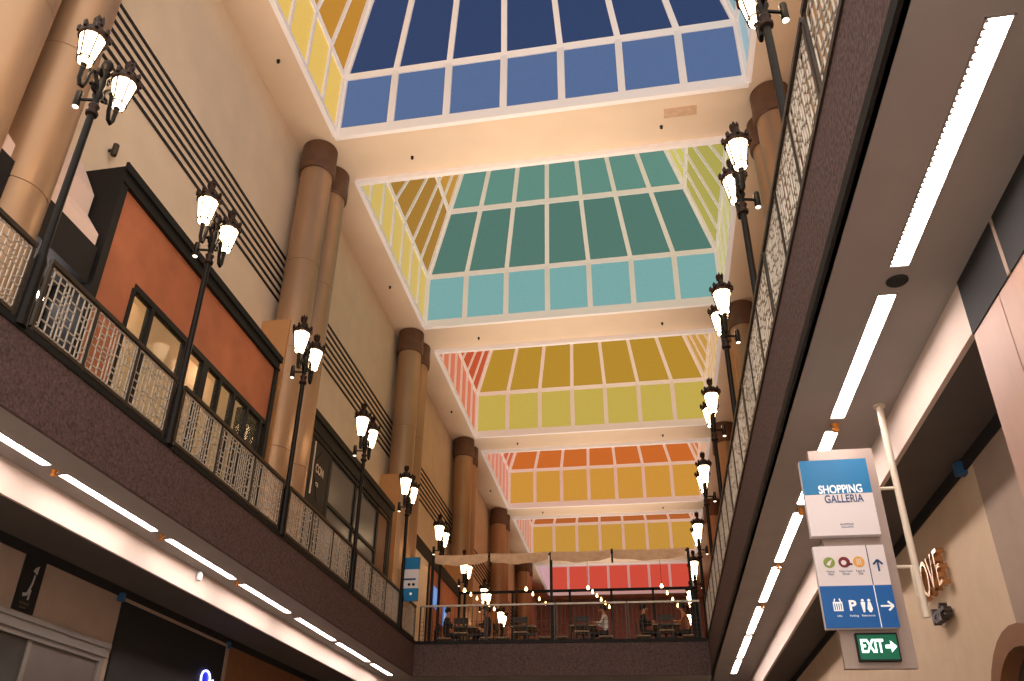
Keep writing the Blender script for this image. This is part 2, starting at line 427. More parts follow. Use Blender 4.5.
# ------------------------------------------------------------------ street lamps
def lamp_proto():
    t = thing('street_lamp', (0,0,0), 'x', 'lamp')
    MB().lathe([(.092,0),(.092,.1),(.085,.14),(.08,.85),(.088,.9),(.06,1.0),(.05,1.1),(.048,3.3),(.045,3.42)], n=14).build('pole', LAMPB, t, True)
    MB().lathe([(.045,3.36),(.08,3.38),(.085,3.42),(.055,3.45),(.06,3.5),(.075,3.54),(.05,3.58)], n=14).build('collar', CROWN, t, True)
    mb = MB()
    mb.lathe([(.05,3.56),(.045,3.66),(.075,3.74),(.05,3.82),(.06,3.95),(.045,4.08),(.085,4.16),(.05,4.22),(.085,4.29),(.075,4.36),(.02,4.44)], n=12)
    mb.build('stem', LAMPB, t, True)
    for s in (-1, 1):
        b = MB()
        arm = [(0,s*.03,3.72),(0,s*.1,3.92),(0,s*.17,4.02),(0,s*.235,3.98),(0,s*.255,3.86),(0,s*.265,3.72),(0,s*.3,3.6),(0,s*.35,3.58),(0,s*.385,3.66),(0,s*.39,3.84)]
        b.tube(arm, .03, 8)
        sp = []
        for k in range(13):
            a = k/12*2.4*pi; r = .075*(1-k/14)
            sp.append((0, s*(.105+r*cos(a)), 3.78+r*sin(a)))
        b.tube(sp, .027, 6)
        sp = []
        for k in range(11):
            a = pi+k/10*2.2*pi; r = .06*(1-k/13)
            sp.append((0, s*(.09+r*cos(a)), 4.12+r*sin(a)))
        b.tube(sp, .024, 6)
        b.build('scroll_bracket', LAMPB, t, True)
        l = MB()
        l.lathe([(.02,3.82),(.036,3.84),(.03,3.87),(.046,3.9),(.048,3.912)], c=(0,s*.39,0), n=14)
        for k in range(6):
            a = 2*pi*(k+.5)/6
            l.bar((.1*cos(a),s*.39+.1*sin(a),3.94),(.172*cos(a),s*.39+.172*sin(a),4.4), .017, .017, (cos(a),sin(a),0))
        l.lathe([(.115,3.99),(.118,4.0),(.105,4.012)], c=(0,s*.39,0), n=14)
        lo = l.build('lantern', LAMPB, t, True)
        MB().lathe([(.045,3.91),(.09,3.95),(.1,4.0),(.168,4.4)], c=(0,s*.39,0), n=18).build('lantern_glass', LANT, lo, True)
        c = MB()
        c.lathe([(.17,4.385),(.2,4.4),(.2,4.47),(.175,4.5),(.12,4.58),(.06,4.62),(.038,4.66),(.06,4.7),(.06,4.74),(.03,4.76)], c=(0,s*.39,0), n=18)
        for k in range(8):
            a = 2*pi*k/8; x, y = .2*cos(a), s*.39+.2*sin(a)
            c.lathe([(.028,4.45),(.034,4.52),(.02,4.55),(.004,4.575)], c=(x,y,0), n=6)
        for k in range(5):
            a = 2*pi*k/5; c.lathe([(.02,4.7),(.03,4.79),(.003,4.86)], c=(.05*cos(a),s*.39+.05*sin(a),0), n=5)
        c.lathe([(.02,4.74),(.03,4.8),(.004,4.88)], c=(0,s*.39,0), n=6)
        c.build('lantern_crown', CROWN, lo, True)
    sp = MB(); sp.bar((0,0,3.66),(-.2,-.05,3.66),.03,.03); sp.lathe([(.045,3.52),(.05,3.54),(.05,3.78),(.04,3.8)], c=(-.24,-.06,0), n=12)
    so = sp.build('spotlight', LAMPB, t, True)
    MB().lathe([(.03,3.505),(.042,3.518)], c=(-.24,-.06,0), n=12).build('spotlight_lens', SPOTL, so)
    return t
lp = lamp_proto(); first = True
LY = [6.88,10.22,14.5,18.68,22.85,27.2,31.3,35.5,39.7]
for i, y in enumerate(LY):
    o = lp if first else copy_tree(lp); first = False
    o.location = (XL, y, Z1); o['label'] = 'black twin lantern post on the left side of the hall, %s from the camera' % ORD[i]
    o['group'] = 'twin lantern posts along the left gallery'
RY = [7.0,10.34,14.32,18.6,23.0,28.0,32.3,36.6,40.9]
for i, y in enumerate(RY):
    o = copy_tree(lp); o.location = (1.82, y, Z1); o.rotation_euler = (0,0,pi)
    o['label'] = 'black twin lantern post on the right side of the hall, %s from the camera' % ORD[i]
    o['group'] = 'twin lantern posts along the right gallery'

# ------------------------------------------------------------------ fluorescent fittings
def fitting(x, a, b, label, grp, teeth=False):
    t = thing('fluorescent_light', (x,a,Z0), label, 'light', grp); L = b-a
    B('housing', HOUS, (-TW-.01,-TW,0,L,-.004,.09),(TW,TW+.01,0,L,-.004,.09),(-TW,TW,-.01,0,-.004,.09),(-TW,TW,L,L+.01,-.004,.09),(-TW,TW,0,L,.08,.09), parent=t)
    for k in (0,1):
        B('diffuser', TUBE, (-TW+.003,TW-.003,k*(L/2+.02)+.01,k*(L/2+.02)+L/2-.03,.012,.03), parent=t)
    if teeth:
        mb = MB(); n = 44
        for k in range(n): mb.box(-TW,-TW+.018,k*L/n+.012,k*L/n+.034,.0,.03)
        mb.box(-TW-.008,-TW+.003,0,L,-.002,.03)
        mb.build('slotted_reflector', HOUS, t)
for i, (a, b) in enumerate(LFIX):
    fitting(LX, a, b, 'white fluorescent strip in the left gallery soffit, %s from the camera' % ORD[i], 'fluorescent strips under the left gallery')
for i, (a, b) in enumerate(RFIX):
    fitting(RX, a, b, 'white fluorescent strip in the right gallery soffit, %s from the camera' % ORD[i], 'fluorescent strips under the right gallery', i == 0)

# ------------------------------------------------------------------ left shopfronts, upper level
X8 = -8.5; FZ = Z1-.02
t = thing('shopfront', (X8,9.55,FZ), 'terracotta orange shopfront in a thick black frame, nearest on the left gallery', 'shopfront')
def SB(name, m, *bx, parent=t): # boxes in world coordinates, made local to the thing
    l = parent.location if parent.parent is None else parent.parent.location
    return B(name, m, *[(a-l.x,b-l.x,c-l.y,d-l.y,e-l.z,f_-l.z) for a,b,c,d,e,f_ in bx], parent=parent)
SB('frame', BLACK, (-9.39,X8,9.55,16.35,11.5,11.86),(-9.39,X8,9.55,9.72,FZ,11.5),(-9.39,X8,16.2,16.35,FZ,11.5),(X8,X8+.05,9.5,16.38,11.74,11.9),(X8,X8+.03,9.55,16.35,11.5,11.56))
SB('sign_board', ORANGE, (X8-.14,X8-.06,9.72,16.2,10.08,11.5),(X8-.14,X8-.06,9.72,10.62,FZ,10.08))
mm = [10.62,11.26,12.5,13.3,13.96,14.62,15.28,15.98]
SB('window_frame', BLACK, (X8-.16,X8-.04,10.62,16.2,9.96,10.08), (X8-.16,X8-.04,10.62,16.2,FZ,FZ+.15),
   *[(X8-.16,X8-.04,y-(.05 if k != 3 else .1),y+(.05 if k != 3 else .1),FZ+.15,9.96) for k, y in enumerate(mm)])
for a, b in zip(mm, mm[1:]+[16.2]):
    SB('window_glass', GLASSW, (X8-.11,X8-.1,a+.05,b-.05,FZ+.15,9.96))
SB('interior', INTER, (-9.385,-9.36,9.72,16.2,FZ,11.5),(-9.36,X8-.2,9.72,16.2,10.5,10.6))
SB('interior_fill_strip', TUBE, (-9.0,-8.9,11.0,11.6,10.46,10.495),(-9.0,-8.9,14.0,14.6,10.46,10.495))  # strips added to brighten the shop interior
t = thing('shopfront', (X8,18.3,FZ), 'black framed shopfront with a dark brown sign panel, past the orange shopfront', 'shopfront')
SB('frame', BLACK, (-9.39,X8,18.15,26.3,11.15,11.62),(-9.39,X8,26.0,26.3,FZ,11.15),(X8,X8+.05,18.1,26.35,11.5,11.7),(-9.39,X8,18.15,18.3,FZ,11.15),(X8-.1,X8,18.3,26,10.98,11.06),parent=t)
SB('sign_panel', SIGNBR, (X8-.12,X8-.03,18.3,20.25,FZ,11.15),parent=t)
SB('window_frame', BLACK, (X8-.1,X8-.02,20.25,20.45,FZ,11.15),(X8-.1,X8-.02,22.5,22.62,FZ,11.15),(X8-.1,X8-.02,24.75,24.9,FZ,11.15),(X8-.1,X8-.02,25.85,26,FZ,11.15),(X8-.1,X8-.02,20.45,24.8,9.55,9.66),parent=t)
SB('window_glass', GLASSG, (X8-.07,X8-.06,20.45,22.5,FZ,11.15),parent=t)
SB('window_glass', GLASSG, (X8-.07,X8-.06,22.62,24.75,FZ,11.15),parent=t)
SB('side_panel', BROWNP, (X8-.07,X8-.04,24.9,25.85,FZ,11.15),parent=t)
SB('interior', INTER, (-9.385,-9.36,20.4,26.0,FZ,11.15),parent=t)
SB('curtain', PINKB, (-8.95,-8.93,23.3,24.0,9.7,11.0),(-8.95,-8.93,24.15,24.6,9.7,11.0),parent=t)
SB('display_panel', ORANGE, (-8.95,-8.93,20.6,22.0,9.0,9.5),parent=t)
lg = thing('shop_sign', (X8-.02,19.22,10.15), 'pale thin letter K logo with small lettering on the dark brown sign panel', 'sign')
mb = MB(); mb.bar((0,-.08,-.75),(0,-.08,.75),.06,.02,(1,0,0)); mb.build('long_stroke', SILV, lg)
mb = MB(); mb.bar((0,-.05,.1),(0,.42,.62),.02,.02,(1,0,0)); mb.bar((0,-.05,.1),(0,.45,-.78),.025,.02,(1,0,0)); mb.build('diagonal_strokes', CROWN, lg)
text_mesh('lettering', 'CON', .34, SILV, lg, on_left_wall(.01,.38,.06), sx=.75, bold=.006)
text_mesh('small_lettering', 'ca', .22, SILV, lg, on_left_wall(.01,.3,-.34))
t = thing('shopfront', (X8,28.9,FZ), 'shopfront with a black header and orange brown wall, behind the blue and white hanging sign', 'shopfront')
SB('frame', BLACK, (-9.39,X8,28.7,37.4,11.25,11.75),(-9.39,X8,37.2,37.4,FZ,11.25),(-9.39,X8,31.6,31.75,FZ,11.25),parent=t)
SB('wall_panel', WALLM, (-8.9,X8-.06,28.7,31.6,FZ,11.25),parent=t)
SB('wall_panel', ORANGE, (-8.9,X8-.06,31.75,37.2,FZ,11.25),parent=t)
for k, (a, b, z0, z1) in enumerate(((32.5,33.2,9.75,10.55),(34.4,35.0,9.4,10.2))):
    B('display_screen', SCREEN, (0,.06,0,b-a,0,z1-z0)).location = (X8-.06,a,z0)
    o = bpy.data.objects['display_screen' if k == 0 else 'display_screen.001']
    tag(o, 'glowing blue display screen on the orange shop wall, %s one' % ('nearer' if k == 0 else 'farther'), 'screen', 'blue screens')
# pale bulkhead shopfront beside the near columns
t = thing('shopfront', (-9.39,4.0,FZ), 'shopfront with a pale pink bulkhead and black lintel, behind the nearest left columns', 'shopfront')
mb = MB()
pr = [(-9.39,10.0),(-8.62,10.0),(-8.62,10.3),(-8.95,10.75),(-8.95,11.2),(-9.39,12.0)]
for y0, y1 in ((5.8,9.5),):
    n = len(pr); i = 0
    mb.v += [(x+9.39,y0-4,z-FZ) for x,z in pr]+[(x+9.39,y1-4,z-FZ) for x,z in pr]
    mb.f += [(k,(k+1)%n,n+(k+1)%n,n+k) for k in range(n)]+[tuple(range(n)),tuple(range(2*n-1,n-1,-1))]; mb.m += [0]*(n+2)
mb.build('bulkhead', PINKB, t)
SB('lintel', BLACK, (-9.39,-8.55,5.8,9.5,9.3,10.0),(-9.39,-8.75,5.8,7.2,FZ,9.3),parent=t)
SB('window_glass', GLASSD, (-9.39,-9.2,7.2,9.5,FZ,9.3),parent=t)
SB('light_strip', TUBE, (-9.2,-9.17,8.6,9.4,8.95,9.03),parent=t)

# ------------------------------------------------------------------ signs
t = thing('directory_sign', (2.03,8.33,3.04), 'tall hanging shopping directory with blue and white panels and green exit light on the right', 'sign')
lx, ly, lz = 2.03, 8.33, 3.04
B('backing_plate', PLATE, (1.72-lx,2.34-lx,0,.07,0,2.16), parent=t)
p = B('upper_panel', SIGNW, (1.60-lx,2.235-lx,-.1,-.02,4.28-lz,5.07-lz), parent=t)
B('blue_field', BLUE, (1.60-lx,2.235-lx,-.103,-.1,4.705-lz,5.07-lz), parent=p)
p.location = (0,0,-.02)
text_mesh('upper_lettering', 'SHOPPING', .118, SIGNT, p, facing_cam(1.945-lx,-.105,4.748-lz), bold=.0022, extrude=.002, width=.405)
text_mesh('lower_lettering', 'GALLERIA', .112, NAVY, p, facing_cam(1.96-lx,-.103,4.648-lz), bold=.0012, extrude=.002, width=.36)
text_mesh('small_lettering', 'SHOPPING\nGALLERIA', .026, NAVY, p, facing_cam(1.945-lx,-.101,4.375-lz), extrude=.001)
p = B('lower_panel', SIGNW, (1.61-lx,2.245-lx,-.1,-.02,3.405-lz,4.18-lz), parent=t)
B('blue_field', BLUE2, (1.61-lx,2.245-lx,-.103,-.1,3.405-lz,3.795-lz), parent=p)
p.location = (-.015,0,-.025)
B('divider', NAVY, (2.085-lx,2.092-lx,-.1045,-.1,3.795-lz,4.18-lz), parent=p)
B('divider', SIGNT, (2.085-lx,2.092-lx,-.1045,-.103,3.405-lz,3.795-lz), parent=p)
def arrow(mb, x, z, s, ang, y=-.106):
    c, q = cos(ang), sin(ang)
    def r(u, v): return (x+u*c-v*q-lx, y, z+u*q+v*c-lz)
    mb.bar(r(-s,0), r(s*.9,0), .3*s, .004, (0,1,0)); mb.bar(r(s,0), r(.2*s,.75*s), .32*s, .004, (0,1,0)); mb.bar(r(s,0), r(.2*s,-.75*s), .32*s, .004, (0,1,0))
    return mb
arrow(MB(), 2.165, 3.98, .055, pi/2, -.104).build('up_arrow', NAVY, p)
arrow(MB(), 2.17, 3.6, .055, 0).build('right_arrow', SIGNT, p)
for x, m, in ((1.735,GREENI),(1.87,REDI),(2.0,YELI)):
    o = MB().lathe([(.052,-.104),(.052,-.1)], c=(x-lx,0,4.02-lz), n=24, axis='y').build('round_icon', m, p)
    mb = MB()
    if m is GREENI:
        mb.quad((x-.03-lx,-.106,4.0-lz),(x-lx,-.106,3.985-lz),(x+.03-lx,-.106,4.05-lz),(x-.005-lx,-.106,4.03-lz))
    elif m is REDI:
        mb.lathe([(.024,-.107),(.024,-.104)], c=(x-.006-lx,0,4.015-lz), n=12, axis='y')
    else:
        for k in (-1,0,1): mb.bar((x+k*.016-lx,-.106,3.99-lz),(x+k*.016-lx,-.106,4.05-lz),.006,.003,(0,1,0))
    mb.build('icon_mark', SIGNW, o)
    if m is REDI:
        B('icon_spout', REDI, (x+.03-lx,x+.07-lx,-.104,-.1,3.99-lz,4.01-lz), parent=o)
for x, s in ((1.735,'Market\nPlace'),(1.87,'Many Food\nStreet'),(2.0,'Food &\nDeli')):
    text_mesh('small_caption', s, .026, NAVY, p, facing_cam(x-lx,-.102,3.92-lz), extrude=.001)
mb = MB()
x, z = 1.745, 3.61
mb.box(x-.042-lx,x+.042-lx,-.107,-.103,z-.05-lz,z-.04-lz); mb.box(x-.042-lx,x+.042-lx,-.107,-.103,z+.02-lz,z+.035-lz)
for k in range(5): mb.box(x-.042+k*.0185-lx,x-.032+k*.0185-lx,-.107,-.103,z-.05-lz,z+.03-lz)
mb.bar((x-.03-lx,-.105,z+.03-lz),(x-.02-lx,-.105,z+.065-lz),.01,.004,(0,1,0)); mb.bar((x+.03-lx,-.105,z+.03-lz),(x+.02-lx,-.105,z+.065-lz),.01,.004,(0,1,0))
mb.build('lift_icon', SIGNT, p)
text_mesh('parking_letter', 'P', .13, SIGNT, p, facing_cam(1.872-lx,-.105,3.605-lz), bold=.004, extrude=.002)
mb = MB()
for k, x in enumerate((1.965,2.02)):
    mb.lathe([(.013,-.107),(.013,-.103)], c=(x-lx,0,3.655-lz), n=10, axis='y')
    if k == 0: mb.quad((x-.02-lx,-.106,3.64-lz),(x-.008-lx,-.106,3.545-lz),(x+.008-lx,-.106,3.545-lz),(x+.02-lx,-.106,3.64-lz))
    else: mb.quad((x-.012-lx,-.106,3.64-lz),(x-.024-lx,-.106,3.575-lz),(x-.008-lx,-.106,3.545-lz),(x+.008-lx,-.106,3.545-lz),(x+.024-lx,-.106,3.575-lz),(x+.012-lx,-.106,3.64-lz))
mb.build('restroom_icon', SIGNT, p)
for x, s in ((1.745,'Lifts'),(1.872,'Parking'),(1.995,'Restrooms')):
    text_mesh('small_caption', s, .026, SIGNT, p, facing_cam(x-lx,-.105,3.515-lz), extrude=.001)
e = B('exit_light', EXITG, (1.855-lx,2.19-lx,-.05,0,3.11-lz,3.33-lz), parent=t)
mb = MB(); mb.box(1.845-lx,2.2-lx,-.055,0,3.095-lz,3.11-lz); mb.box(1.845-lx,2.2-lx,-.055,0,3.33-lz,3.345-lz); mb.box(1.845-lx,1.855-lx,-.055,0,3.11-lz,3.33-lz); mb.box(2.19-lx,2.2-lx,-.055,0,3.11-lz,3.33-lz)
mb.build('exit_frame', BLACK, e)
text_mesh('exit_lettering', 'EXIT', .165, EXITW, e, facing_cam(1.972-lx,-.054,3.222-lz), bold=.004, extrude=.002, width=.195)
mb = MB(); mb.bar((2.085-lx,-.053,3.222-lz),(2.15-lx,-.053,3.222-lz),.03,.004,(0,1,0)); mb.quad((2.13-lx,-.056,3.275-lz),(2.13-lx,-.056,3.17-lz),(2.182-lx,-.056,3.222-lz))
mb.build('exit_arrow', EXITW, e)
mb = MB(); mb.tube([(2.52-lx,.06,Z0-lz),(2.52-lx,.06,3.5-lz)], .033, 14)
mb.lathe([(.06,Z0-lz-.02),(.06,Z0-lz)], c=(2.52-lx,.06,0), n=14)
mb.build('hanging_pole', POLE, t, True)
MB().tube([(2.33-lx,.06,4.78-lz),(2.52-lx,.06,4.78-lz)], .018, 8).build('pole_bracket', POLE, t, True)
MB().tube([(2.33-lx,.06,3.98-lz),(2.52-lx,.06,3.98-lz)], .018, 8).build('pole_bracket', POLE, t, True)
MB().tube([(2.475-lx,.05,3.98-lz),(2.475-lx,.05,3.7-lz),(2.5-lx,.06,3.68-lz)], .012, 6).build('conduit', POLE, t, True)

t = thing('wayfinding_sign', (-6.72,22.98,7.5), 'blue and white wayfinding sign hanging beside a lantern post on the left gallery', 'sign')
B('panel', SIGNW, (-.28,.24,-.04,.04,.02,1.26), parent=t)
B('blue_header', BLUE, (-.285,.245,-.05,.05,.92,1.27), parent=t)
B('blue_footer', BLUE, (-.285,.245,-.05,.05,0,.36), parent=t)
B('dark_bar', NAVY, (-.28,.16,-.055,-.04,.6,.65), parent=t)
mb = MB()
for x in (-.03,.1): mb.lathe([(.04,-.06),(.04,-.04)], c=(x,0,.47), n=12, axis='y')
mb.build('round_icon', GROOVE, t)
MB().lathe([(.04,-.06),(.04,-.05)], c=(.04,0,.2), n=12, axis='y').build('round_icon', SIGNT, t)
B('bracket', LAMPB, (-.24,-.2,-.07,-.02,.95,.98), parent=t)

t = thing('wall_lettering', (3.33,10.4,3.96), 'tall gold chrome letters with small dark letters below on the right beige wall', 'sign')
for k, ch in enumerate('LOVE'):
    M = on_right_wall(-.05, .38-k*.25, .45) @ Matrix.Diagonal((.62,1,1,1))
    text_mesh('gold_letter', ch, .6, GOLD, t, M, extrude=.045, bold=-.004)
text_mesh('dark_lettering', 'kafe', .24, DKLET, t, on_right_wall(-.05,-.02,.03), extrude=.04, sx=1.25, bold=.008)
mb = MB()
AR = [(cos(a), sin(a)) for a in [pi*k/16 for k in range(17)]]
n = len(AR)
o = thing('arched_surround', (3.2,9.05,1.6), 'dark bronze rounded arch at the lower right corner of the right wall', 'doorway')
mb = MB()
outer = [(.95,-1.5)]+[(.95*c,.95*s_) for c,s_ in AR]+[(-.95,-1.5)]
inner = [(.76,-1.5)]+[(.76*c,.76*s_) for c,s_ in AR]+[(-.76,-1.5)]
for k in range(len(outer)-1):
    for yy in (0,):
        a, b, c, d = outer[k], outer[k+1], inner[k+1], inner[k]
        mb.quad((a[0],-.1,a[1]),(b[0],-.1,b[1]),(c[0],-.1,c[1]),(d[0],-.1,d[1]))
        mb.quad((a[0],.08,a[1]),(b[0],.08,b[1]),(b[0],-.1,b[1]),(a[0],-.1,a[1]))
        mb.quad((c[0],-.1,c[1]),(c[0],.08,c[1]),(d[0],.08,d[1]),(d[0],-.1,d[1]))
mb.build('arch_trim', BROWNP, o)
g = MB(); g.quad(*[(x,.05,z) for x,z in reversed(inner)]); g.build('dark_glass', GLASSD, o)
o.location = (3.25,8.3,2.45); o.rotation_euler = (0,0,-pi/2)

# ------------------------------------------------------------------ lower left shops
t = thing('restroom_plate', (-9.05,10.5,4.32), 'black plate with a white slanting figure on the lower left wall', 'sign')
B('plate', BLACK, (0,.03,0,.45,0,.8), parent=t)
mb = MB()
mb.bar((.035,.2,.24),(.035,.26,.42),.03,.01,(1,0,0)); mb.bar((.035,.26,.42),(.035,.27,.55),.025,.01,(1,0,0)); mb.bar((.035,.19,.25),(.035,.12,.23),.05,.01,(1,0,0)); mb.bar((.035,.26,.33),(.035,.25,.18),.025,.01,(1,0,0))
mb.quad((.04,.2,.6),(.04,.3,.56),(.04,.31,.7),(.04,.24,.66))
mb.build('figure', SOFF, t)
mb = MB(); mb.bar((.034,.1,.12),(.034,.3,.12),.03,.008,(1,0,0)); mb.bar((.034,.12,.06),(.034,.26,.06),.03,.008,(1,0,0)); mb.build('faint_lines', RAILD, t)
t = thing('shopfront', (-9.05,7.5,0), 'grey framed glass shopfront under the black plate, lower left', 'shopfront')
SB('lintel', FRG, (-9.05,-8.95,7.5,12.85,4.06,4.2),(-9.05,-8.93,7.5,12.9,4.2,4.28),parent=t)
SB('frame', FRG, (-9.05,-8.98,12.72,12.85,0,4.06),(-9.05,-9.0,11.0,11.08,0,4.0),(-9.05,-8.98,7.5,12.72,3.98,4.06),parent=t)
SB('window_glass', GLASSD, (-9.05,-9.02,7.5,11.0,0,3.98),parent=t)
SB('window_panel', PANG, (-9.05,-9.02,11.08,12.72,0,3.98),parent=t)
t = thing('shopfront', (-9.05,13.06,0), 'plain black shopfront panel with a blue neon sign, lower left', 'shopfront')
SB('panel', GROOVE, (-9.05,-9.0,13.06,17.0,0,5.08),parent=t)
SB('frame', LOWW, (-9.05,-8.98,16.98,17.1,0,5.1),(-9.05,-8.98,13.06,17.1,5.06,5.115),parent=t)
t = thing('neon_sign', (-8.99,16.28,4.25), 'small white and blue neon loop sign on the black shopfront', 'sign')
pts = [(.02,.22*cos(a)*(.8+.2*sin(a)),.19*sin(a)) for a in [2*pi*k/24 for k in range(25)]]
MB().tube(pts, .02, 8).build('neon_loop', NEON, t, True)
g = MB(); g.quad(*[(.005,y*.9,z*.9) for x,y,z in pts[:-1]]); g.build('blue_field', NEONB, t)
MB().tube([(.02,.2,.02),(.02,.32,.06),(.02,.34,-.08),(.02,.22,-.12)], .015, 6).build('neon_handle', NEON, t, True)
for k, (x, y, z, w) in enumerate(((-9.0,12.95,5.1,'on the left wall beside the black shopfront'),(-9.0,17.05,5.1,'on the left wall above the brown panel'),(3.3,8.84,5.13,'high on the right wall above the gold letters'))):
    o = B('wall_bracket', BLUTAG, (-.05,.05,-.05,.05,-.07,.07)); o.location = (x,y,z)
    tag(o, 'small teal blue bracket '+w, 'bracket', 'small blue brackets')

# ------------------------------------------------------------------ small fittings
o = MB().lathe([(.075,-.02),(.085,-.01),(.085,0)], n=24).build('ceiling_speaker', GROOVE, smooth=True); o.location = (2.18,6.085,Z0)
tag(o, 'round dark grille in the right soffit between two light strips', 'speaker')
def sprinkler(x, y, z, lab, m, grp):
    o = MB().lathe([(.03,-.09),(.045,-.07),(.02,-.05),(.05,-.01),(.05,0)], n=12).build('sprinkler', m, smooth=True); o.location = (x,y,z)
    tag(o, lab, 'sprinkler', grp)
BN = ['blue','teal','olive yellow','amber','mustard']
for i in range(4):
    for j, x in enumerate((-6.1,1.3)):
        sprinkler(x, YF+i*D+1.25, ZC, 'dark sprinkler head in the beam below the %s skylight, %s one' % (BN[i], 'left' if j == 0 else 'right'), GROOVE, 'sprinklers in the ceiling beams')
    sprinkler(-8.7, YF+i*D-2.8, ZC, 'dark sprinkler head in the ceiling strip left of the %s skylight' % BN[i], GROOVE, 'sprinklers in the side strips')
for i, y in enumerate((8.8,11.47,14.13,16.8)):
    sprinkler(RX, y, Z0, 'amber sprinkler in the right soffit, %s gap between strips from the camera' % ORD[i+1], ORSP, 'amber sprinklers')
for i, y in enumerate((8.85,11.55,14.3)):
    sprinkler(LX, y, Z0, 'amber sprinkler in the left soffit, %s gap between strips from the camera' % ORD[i], ORSP, 'amber sprinklers')
o = B('access_hatch', FABRIC, (-.45,.45,-.17,.17,-.015,0)); o.location = (1.82,17.4,ZC-.05)
tag(o, 'tan rectangular access hatch in the beam below the blue skylight', 'hatch')
t = thing('security_camera', (-7.97,13.5,5.6), 'small white security camera on the left white bulkhead', 'camera')
B('mount', POLE, (0,.04,-.02,.02,-.04,.04), parent=t)
MB().lathe([(.03,0),(.05,.02),(.05,.12),(.03,.16)], c=(.06,0,-.08), n=12).build('body', SIGNT, t, True)
MB().lathe([(.022,0),(.022,.01)], c=(.06,0,-.088), n=10).build('lens', GROOVE, t)
t = thing('wall_camera', (XW,9.97,12.75), 'small grey cylinder camera on the left wall above the orange shopfront', 'camera')
B('arm', RAILD, (0,.12,-.02,.02,.0,.04), parent=t)
MB().lathe([(.05,-.12),(.06,-.1),(.06,.14),(.04,.16)], c=(.14,0,0), n=12).build('body', RAILD, t, True)

# ------------------------------------------------------------------ restaurant on the bridge
PZ = Z1-.02
t = thing('pergola_frame', (-2.7,24.95,PZ), 'black metal pergola frame over the restaurant terrace', 'pergola')
l = t.location
px = [-6.6,-2.85,1.28]
for x in px:
    B('post', BLACK, (x-l.x-.04,x-l.x+.04,-.04,.04,0,2.8), parent=t)
for x in (-6.2,-4.4,-2.5,-1.15,.18,1.46):
    B('post', BLACK, (x-l.x-.035,x-l.x+.035,2.2,2.27,0,2.2), parent=t)
B('beam', BLACK, (-6.64-l.x,1.32-l.x,.04,.08,2.72,2.78), parent=t)
B('beam', BLACK, (-6.24-l.x,1.5-l.x,2.2,2.27,2.14,2.22), parent=t)
for x in (-4.75,-.98): B('hanger', BLACK, (x-l.x-.03,x-l.x+.03,-.03,.04,2.42,2.84), parent=t)
vx = [-6.56,-4.78,-2.88,-.98,1.24]
for i in range(4):
    a, b = vx[i]+.04, vx[i+1]-.04
    mb = MB(); nx, nz = 24, 6; idx = {}
    for u in range(nx+1):
        for v in range(nz+1):
            s_ = u/nx; z = 2.66-(v/nz)*(.26+.14*sin(pi*s_))-.03*sin(pi*s_)*(1-v/nz)
            y = -.06-.05*sin(s_*17+v*.6)*(v/nz)-.12*sin(pi*s_)*(v/nz)
            idx[u,v] = len(mb.v); mb.v.append((a+(b-a)*s_-(a+b)/2, y, z-2.66))
    for u in range(nx):
        for v in range(nz):
            mb.f.append((idx[u,v],idx[u+1,v],idx[u+1,v+1],idx[u,v+1])); mb.m.append(0)
    o = mb.build('canvas_swag', FABRIC, smooth=True); o.location = ((a+b)/2,24.92,PZ+2.79)
    tag(o, 'beige canvas swag hung along the pergola front, %s from the left' % ORD[i], 'awning', 'canvas swags on the pergola')
for i, (x, n) in enumerate(((-5.54,6),(-3.62,5),(-1.74,6),(.43,4))):
    t = thing('string_light', (x,24.9,PZ+1.76), 'string of warm bulbs over the terrace, %s from the left' % ORD[i], 'lights', 'bulb strings over the terrace')
    MB().tube([(0,0,.0),(.22,1.1,-.05),(.55,2.7,0)], .008, 5).build('wire', BLACK, t)
    for k in range(n):
        q = k/(n-1); big = 1.5 if k == 0 else 1
        MB().lathe([(.01,0),(.02*big,-.03),(.035*big,-.08),(.03*big,-.11),(.01,-.13)], c=(.5*q,2.4*q+.03,-.03), n=10).build('bulb', BULB, t, True)
    MB().tube([(0,0,0),(0,0,.75)], .006, 5).build('cord', BLACK, t)
def chair_proto():
    t = thing('dining_chair', (0,0,0), 'x', 'chair', 'terrace dining chairs')
    B('seat', CHAIRL, (-.22,.22,-.22,.22,.43,.47), parent=t)
    mb = MB(); mb.box(-.22,.22,.19,.22,.72,.9); mb.box(-.2,-.16,.19,.22,.47,.72); mb.box(.16,.2,.19,.22,.47,.72); mb.box(-.22,.22,.19,.22,.58,.63)
    mb.build('backrest', WOODD, t)
    for x in (-.19,.19):
        for y in (-.19,.19): B('leg', WOODD, (x-.02,x+.02,y-.02,y+.02,0,.43), parent=t)
    return t
def table_proto():
    t = thing('dining_table', (0,0,0), 'x', 'table', 'terrace dining tables')
    B('tabletop', CHAIRL, (-.4,.4,-.4,.4,.72,.76), parent=t)
    MB().lathe([(.25,0),(.25,.02),(.04,.05),(.035,.72)], n=14).build('pedestal', BLACK, t, True)
    return t
c0, t0 = chair_proto(), table_proto()
tx = [-5.7,-3.85,-2.0,.48]
firstc = True
